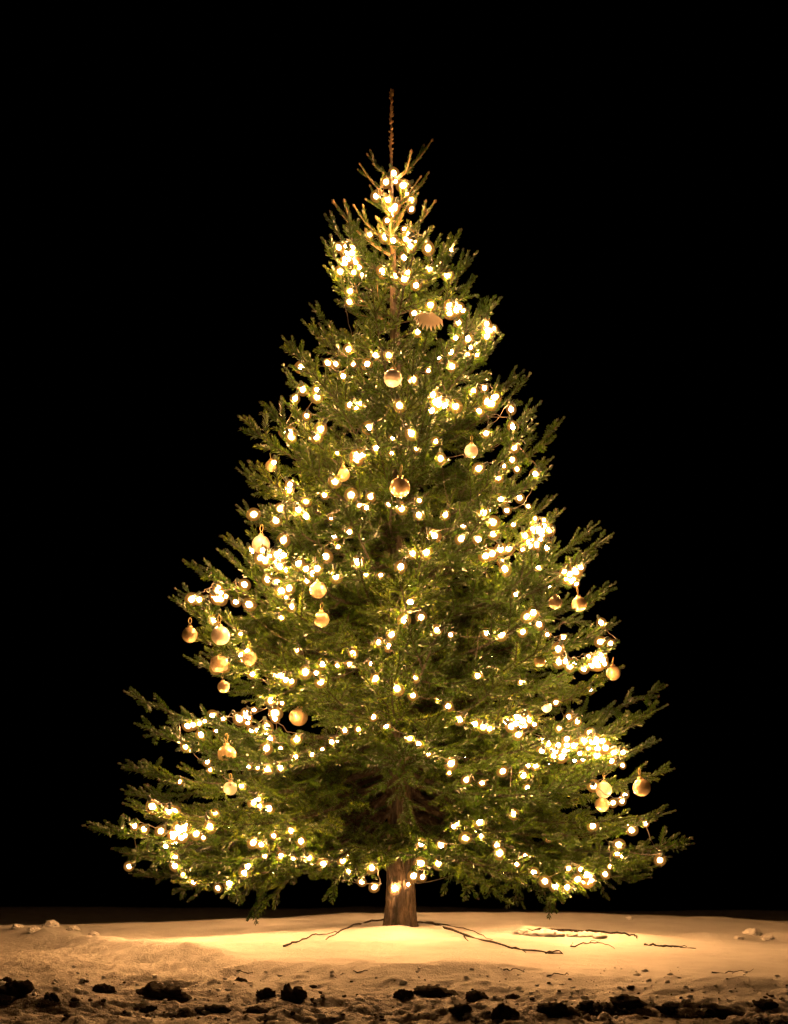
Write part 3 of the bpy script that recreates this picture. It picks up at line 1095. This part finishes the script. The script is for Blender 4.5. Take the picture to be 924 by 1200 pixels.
def hanger_mesh():
    t = Tubes()
    a = np.linspace(0, 2 * math.pi, 15)
    t.tube(np.stack([0.13 * np.cos(a), 0 * a, 1.29 + 0.13 * np.sin(a)], -1), 0.03, 6, cap=False)
    s = np.linspace(0, 1, 8)
    for sd in (-1, 1):
        t.tube(np.stack([sd * (0.05 + 0.14 * np.sin(s * 3.14)), 0.1 * s, 1.40 + 0.8 * s], -1), 0.04, 5)
    return t.build('hanger', M_RIBBON)


HANG_ME = hanger_mesh()
BAUBLES = [
    (469, 571, 12, 'gold', 'large round gold bauble hanging alone in front of the dark centre'),
    (460.5, 443, 10.5, 'striped', 'pale striped bauble high on the front of the tree'),
    (373, 691.5, 10, 'crackle', 'rough pale gold bauble directly above a smooth one, left of the centre'),
    (377, 726, 9.2, 'gold', 'smooth gold bauble directly below a rough pale one, left of the centre'),
    (222.5, 744, 9.2, 'gold', 'gold bauble at the far left tip of the crown, dark on one side'),
    (258.5, 745, 11, 'champagne', 'bright champagne bauble just right of the leftmost gold bauble'),
    (257, 777, 10.5, 'crackle', 'crackled gold bauble glowing below the bright champagne one at the left edge'),
    (292, 771, 9, 'crackle', 'crackled gold bauble right of the other glowing crackled one at the left edge'),
    (262, 805, 7, 'gold', 'small gold bauble hanging into the dark notch at the left edge'),
    (266, 884, 11, 'gold', 'gold bauble on the big left lower bough, half in shade'),
    (270, 924, 8, 'champagne', 'pale bauble deep in the left lower bough under the half shaded one'),
    (350, 840, 11, 'gold', 'bright gold bauble half hidden by needles left of the lower centre'),
    (708, 926, 9.5, 'champagne', 'matt brownish bauble directly above another on the right lower bough'),
    (706, 943, 8.5, 'gold', 'gold bauble tucked directly under the matt one on the right lower bough'),
    (752.5, 923, 10.5, 'gold', 'rightmost gold bauble at the tip of the right lower bough'),
    (719, 789, 8.5, 'gold', 'gold bauble below the small light cluster at the right edge notch'),
    (651, 706, 8, 'crackle', 'small ringed gold bauble on the right, left of a smooth one at its height'),
    (679, 708, 9, 'gold', 'smooth gold bauble on the right, right of the small ringed one'),
    (633, 775, 7, 'gold', 'small gold bauble in the dark gap of the right side'),
    (306, 638, 10.5, 'champagne', 'blown-out bright bauble on the left shoulder of the crown'),
    (402, 556, 8.5, 'gold', 'gold bauble left of the large central one, partly behind needles'),
    (552.5, 528.5, 8, 'champagne', 'pinkish pale bauble right of the centre between upper lights'),
    (318, 546, 7, 'gold', 'small gold bauble at the left outline at mid height'),
    (641, 829, 6, 'champagne', 'tiny pale bauble just above the brightest cluster on the right'),
]
for px, py, rpx, kind, label in BAUBLES:
    y = first_hits(px, py, rpx * 0.9, 14, 0.25)
    if y is None:
        y = default_depth(px, py) * 0.7
    R = rpx * (CAM_D + y) / FPX
    y -= R * 0.55
    p = unproject(px, py, y)
    root = link('bauble', None)
    root.location = p
    root.rotation_euler = (random.uniform(-0.12, 0.12), random.uniform(-0.12, 0.12), random.uniform(0, 6.28))
    tag(root, label, 'bauble', 'gold and champagne baubles on the tree')
    for nm, me in (('ball', BALL[kind]), ('cap', CAP_ME), ('hanger', HANG_ME)):
        c = link(nm, me, root)
        c.scale = (R, R, R)

# pleated fan ornament near the top
y = first_hits(505, 372, 10, 14, 0.1)
y = (default_depth(505, 372) if y is None else y) - 0.02
fan = link('fan_ornament', None)
fan.location = unproject(505, 364, y)
fan.rotation_euler = (0, math.radians(12), 0)
tag(fan, 'pale pleated fan ornament with a jagged lower rim near the top of the tree', 'ornament')
np_ = 18
V, Q = [], []
for layer, off in ((0, 0.0), (1, 0.0025)):
    for k in range(np_ + 1):
        a = math.radians(-150 + 120 * k / np_)
        z_ = 0.013 * (1 if k % 2 else -1) + off
        for rr in (0.006, 0.045, 0.078 + (0.010 if k % 2 else -0.006)):
            V.append((rr * math.cos(a), z_ * rr / 0.05, rr * math.sin(a)))
W_ = (np_ + 1) * 3
for layer in (0, 1):
    for k in range(np_):
        for j in range(2):
            b = layer * W_ + k * 3 + j
            Q.append((b, b + 1, b + 4, b + 3))
for k in range(np_):
    b = k * 3 + 2
    Q.append((b, b + W_, b + W_ + 3, b + 3))
link('pleats', mesh_np('pleats', V, Q, None, False, M_PEARL), fan)
t = Tubes()
t.tube([(0, 0, -0.004), (0, 0.002, 0.012), (0.003, 0.006, 0.05)], 0.0022, 5)
link('hanger', t.build('hanger', M_RIBBON), fan)


# ------------------------------------------------------------------ twigs lying on the snow
def on_ground(px, py, lift=0.0):
    """the point of the snow that the photograph shows at px, py"""
    y = -1.0
    lo, hi = -3.9, 3.2
    best = None
    ys = np.linspace(lo, hi, 600)
    d = CAM_D + ys
    xs = (px - PX0) * d / FPX
    zr = CAM_H - (py - PYH) * d / FPX
    g = ground_parts(xs, ys)[0]
    below = np.nonzero(zr <= g)[0]
    i = below[0] if len(below) else 599
    return Vector((xs[i], ys[i], g[i] + lift))


def lying_twig(label, lines, r0, name='fallen_twig', mat=M_DEAD, lift=0.0045):
    tb = Tubes()
    first = on_ground(*lines[0][0])
    root = link(name, None)
    root.location = first
    for li, line in enumerate(lines):
        P = []
        for a, b in zip(line[:-1], line[1:]):
            for k in range(4):
                f = k / 4
                P.append(on_ground(a[0] + (b[0] - a[0]) * f, a[1] + (b[1] - a[1]) * f, lift) - first)
        P.append(on_ground(*line[-1], lift) - first)
        P = np.array(P)
        # smooth the run and roughen it a little
        for _ in range(2):
            P[1:-1] = 0.25 * P[:-2] + 0.5 * P[1:-1] + 0.25 * P[2:]
        P += rng.normal(0, 0.003, P.shape)
        rr = r0 * (1.0 if li == 0 else 0.55)
        tb = Tubes()
        tb.tube(P, np.linspace(rr, rr * 0.35, len(P)) * (1 + 0.15 * np.sin(np.arange(len(P)) * 2.2)), 7)
        link('stem' if li == 0 else 'side_twig', tb.build('stem', mat), root)
    tag(root, label, 'twig', 'bare twigs lying on the snow')
    return root


lying_twig('thin curved twig on the snow, farther left of the two left of the trunk',
           [[(334, 1111), (347, 1106), (362, 1099), (378, 1096), (398, 1094)]], 0.0045)
lying_twig('curved twig on the snow running from the left foot of the trunk',
           [[(450, 1079), (432, 1081), (415, 1085), (400, 1092), (382, 1102)]], 0.006)
lying_twig('long forked twig on the snow running right from the foot of the trunk',
           [[(489, 1082), (505, 1082), (540, 1096), (575, 1106), (610, 1114), (645, 1119), (660, 1120)],
            [(505, 1084), (530, 1086), (556, 1093), (577, 1103)], [(545, 1098), (549, 1104)],
            [(640, 1119), (656, 1115), (661, 1120)], [(600, 1112), (618, 1117)]], 0.0068)
lying_twig('short straight twig lying on the snow at the right',
           [[(756, 1108), (775, 1110), (795, 1111), (816, 1112)], [(775, 1110), (786, 1112)], [(790, 1111), (806, 1110)]], 0.0055)
lying_twig('fine crooked twig on the snow under the half buried stick',
           [[(668, 1112), (690, 1106), (706, 1106), (722, 1112)], [(690, 1106), (703, 1104)], [(668, 1112), (672, 1106)]], 0.0032)
for a, label in (([(590, 1140), (602, 1138), (616, 1140)], 'tiny dark twig on rough snow below the end of the long forked twig'),
                 ([(640, 1146), (655, 1143), (668, 1144)], 'tiny dark twig on rough snow right of another, below the forked twig'),
                 ([(838, 1142), (860, 1140), (884, 1140)], 'thin dark twig on the rough snow near the right edge'),
                 ([(415, 1141), (432, 1140)], 'tiny dark twig on the rough snow left of the trunk line'),
                 ([(276, 1140), (296, 1142)], 'tiny dark twig at the far left of the rough snow')):
    lying_twig(label, [a], 0.0024)

# half buried stick with snow clinging to it
stick = lying_twig('reddish brown stick half buried in a low ridge of snow at the right',
                   [[(612, 1094), (640, 1093), (665, 1093), (700, 1095), (730, 1097), (745, 1098), (747, 1102)]], 0.008,
                   'buried_stick', M_TWIG, 0.010)
del stick['group']
for k, (px, py, w) in enumerate([(610, 1095, 10), (622, 1097, 9), (640, 1098, 13), (655, 1097, 9), (672, 1098, 7), (686, 1098, 9), (704, 1100, 8)]):
    p = on_ground(px, py)
    v, f = ico(2)
    R = w * (CAM_D + p.y) / FPX
    n = np.array([fbm(np.array([q[0] * 2 + k * 7]), np.array([q[1] * 2 + q[2] * 2]), 3, 60)[0] for q in v])
    v = v * (1 + 1.6 * n)[:, None] * np.array([R, R * 0.7, R * 0.50])
    c = link('snow_lump', mesh_np('snow_lump', v, None, f, True, M_PACK), stick)
    c.location = p + Vector((0, 0, R * 0.16)) - stick.location

# ------------------------------------------------------------------ dark frozen clods in the trampled foreground
def clod_mesh(seed, mat):
    v, f = ico(3)
    n = fbm(v[:, 0] * 2.0 + seed * 13.1 + v[:, 2] * 1.5, v[:, 1] * 2.0 - v[:, 2] * 1.9, 5, 70 + seed, 0.68)
    v = v * (1 + 1.5 * n)[:, None]
    v[:, 2] = v[:, 2] * (1 + 0.8 * fbm(v[:, 0] * 4 + seed, v[:, 1] * 4, 3, 90 + seed))
    return mesh_np('soil_clod', v, None, f, True, mat)


CLODS_ME = [clod_mesh(k, M_SOIL) for k in range(8)]


def clod(px, py, wpx, hpx, label, cat='clod', group='dark clods in the foreground snow'):
    p = on_ground(px, py)
    k = (CAM_D + p.y) / FPX
    o = link('soil_clod', random.choice(CLODS_ME))
    o.location = p - Vector((0, 0, hpx * k * 0.10))
    o.scale = (wpx * k * 0.42, wpx * k * random.uniform(0.20, 0.30), hpx * k * random.uniform(0.5, 0.78))
    o.rotation_euler = (random.uniform(-0.2, 0.2), random.uniform(-0.15, 0.15), random.uniform(-0.35, 0.35))
    return tag(o, label, cat, group)


BIG = [
    (17, 1163, 44, 18, 'broad dark clod in the snow at the left edge of the foreground'),
    (8, 1153, 22, 11, 'small dark clod at the very left edge just behind a broad one'),
    (120, 1164, 32, 14, 'dark clod in the left foreground just left of the longest dark clod'),
    (188, 1166, 72, 17, 'longest flat dark clod in the left half of the foreground'),
    (345, 1171, 38, 21, 'tall rounded dark clod in the foreground left of the trunk'),
    (312, 1168, 28, 12, 'flat dark clod touching the left side of the tall rounded one'),
    (175, 1185, 26, 11, 'small dark clod in front of the longest flat clod'),
    (250, 1185, 40, 13, 'flat dark clod near the bottom edge between the longest and the tall rounded one'),
    (300, 1187, 30, 10, 'low dark clod near the bottom edge in front of the tall rounded one'),
    (60, 1172, 20, 10, 'small dark clod right of the broad left edge clod'),
    (282, 1151, 18, 9, 'small lone dark clod standing behind the row left of the trunk'),
    (507, 1167, 60, 20, 'large rugged dark clod below and right of the trunk'),
    (472, 1168, 26, 14, 'dark clod just below the trunk, left of the large rugged one'),
    (557, 1173, 28, 13, 'dark clod just right of the large rugged one'),
    (604, 1171, 24, 9, 'low dark clod midway between the two large right clods'),
    (650, 1189, 56, 22, 'largest dark clod at the bottom edge right of the middle'),
    (592, 1191, 36, 15, 'dark clod at the bottom edge left of the largest one'),
    (690, 1184, 34, 12, 'flat dark clod touching the right side of the largest bottom clod'),
    (737, 1181, 44, 12, 'flat dark clod standing alone in the right foreground'),
    (784, 1187, 32, 11, 'small flat dark clod between two longer ones in the right foreground'),
    (842, 1189, 74, 13, 'longest flat dark clod in the right foreground'),
    (893, 1181, 38, 15, 'dark clod near the right edge behind the longest right one'),
    (540, 1188, 26, 11, 'low dark clod in front of the large rugged one'),
]
for b in BIG:
    clod(*b)
def crumbs(name, n, mat, label, cat, rows, wlo, whi):
    """many little crumbs, too small to count, as one mesh"""
    v0, f0 = ico(1)
    V, F = [], []
    for k in range(n):
        px = random.uniform(-20, 944)
        py = random.uniform(*rows) if random.random() < 0.7 else random.uniform(rows[0] + 18, rows[1])
        p = on_ground(px, py)
        w = wlo + (whi - wlo) * random.random() ** 2.5
        R = w * (CAM_D + p.y) / FPX * 0.5
        nz = 1 + rng.uniform(-0.35, 0.35, len(v0))
        a = random.uniform(0, 6.28)
        q = v0 * nz[:, None] * np.array([R * random.uniform(0.8, 1.6), R, R * random.uniform(0.5, 0.9)])
        q = np.stack([q[:, 0] * math.cos(a) - q[:, 1] * math.sin(a), q[:, 0] * math.sin(a) + q[:, 1] * math.cos(a), q[:, 2]], -1)
        F.append(f0 + len(v0) * k)
        V.append(q + np.array(p) + np.array([0, 0, R * 0.15]))
    o = link(name, mesh_np(name, np.concatenate(V), None, np.concatenate(F), False, mat))
    return tag(o, label, cat, None, 'stuff')


crumbs('soil_crumbs', 170, M_SOIL, 'dark crumbs of frozen soil strewn over the trampled foreground snow', 'soil', (1148, 1199), 1.5, 7)
crumbs('snow_crumbs', 520, M_PACK, 'loose crumbs of frozen snow strewn over the trampled foreground', 'snow', (1134, 1199), 1.5, 7)

# loose snow lumps
for k, (px, py, w, label) in enumerate([
        (60, 1086, 9, 'largest loose lump of snow on the left snow bank'),
        (85, 1091, 7, 'loose lump of snow just right of the largest one on the left bank'),
        (40, 1092, 7, 'loose lump of snow just left of the largest one on the left bank'),
        (110, 1096, 6, 'rightmost small lump of snow on the left bank'),
        (20, 1088, 6, 'small lump of snow nearest the left edge of the picture'),
        (882, 1096, 10, 'largest loose lump of snow on the right snow bank'),
        (866, 1101, 6, 'small lump of snow just left of the largest one on the right bank'),
        (900, 1102, 7, 'small lump of snow just right of the largest one on the right bank'),
        (738, 1078, 4, 'tiny lump of snow alone on the back edge of the lit snow')]):
    p = on_ground(px, py)
    R = w * (CAM_D + p.y) / FPX
    o = link('snow_lump', clod_mesh(20 + k, M_PACK))
    o.location = p + Vector((0, 0, R * 0.1))
    o.scale = (R, R * 0.8, R * 0.6)
    tag(o, label, 'snow lump', 'loose snow lumps')
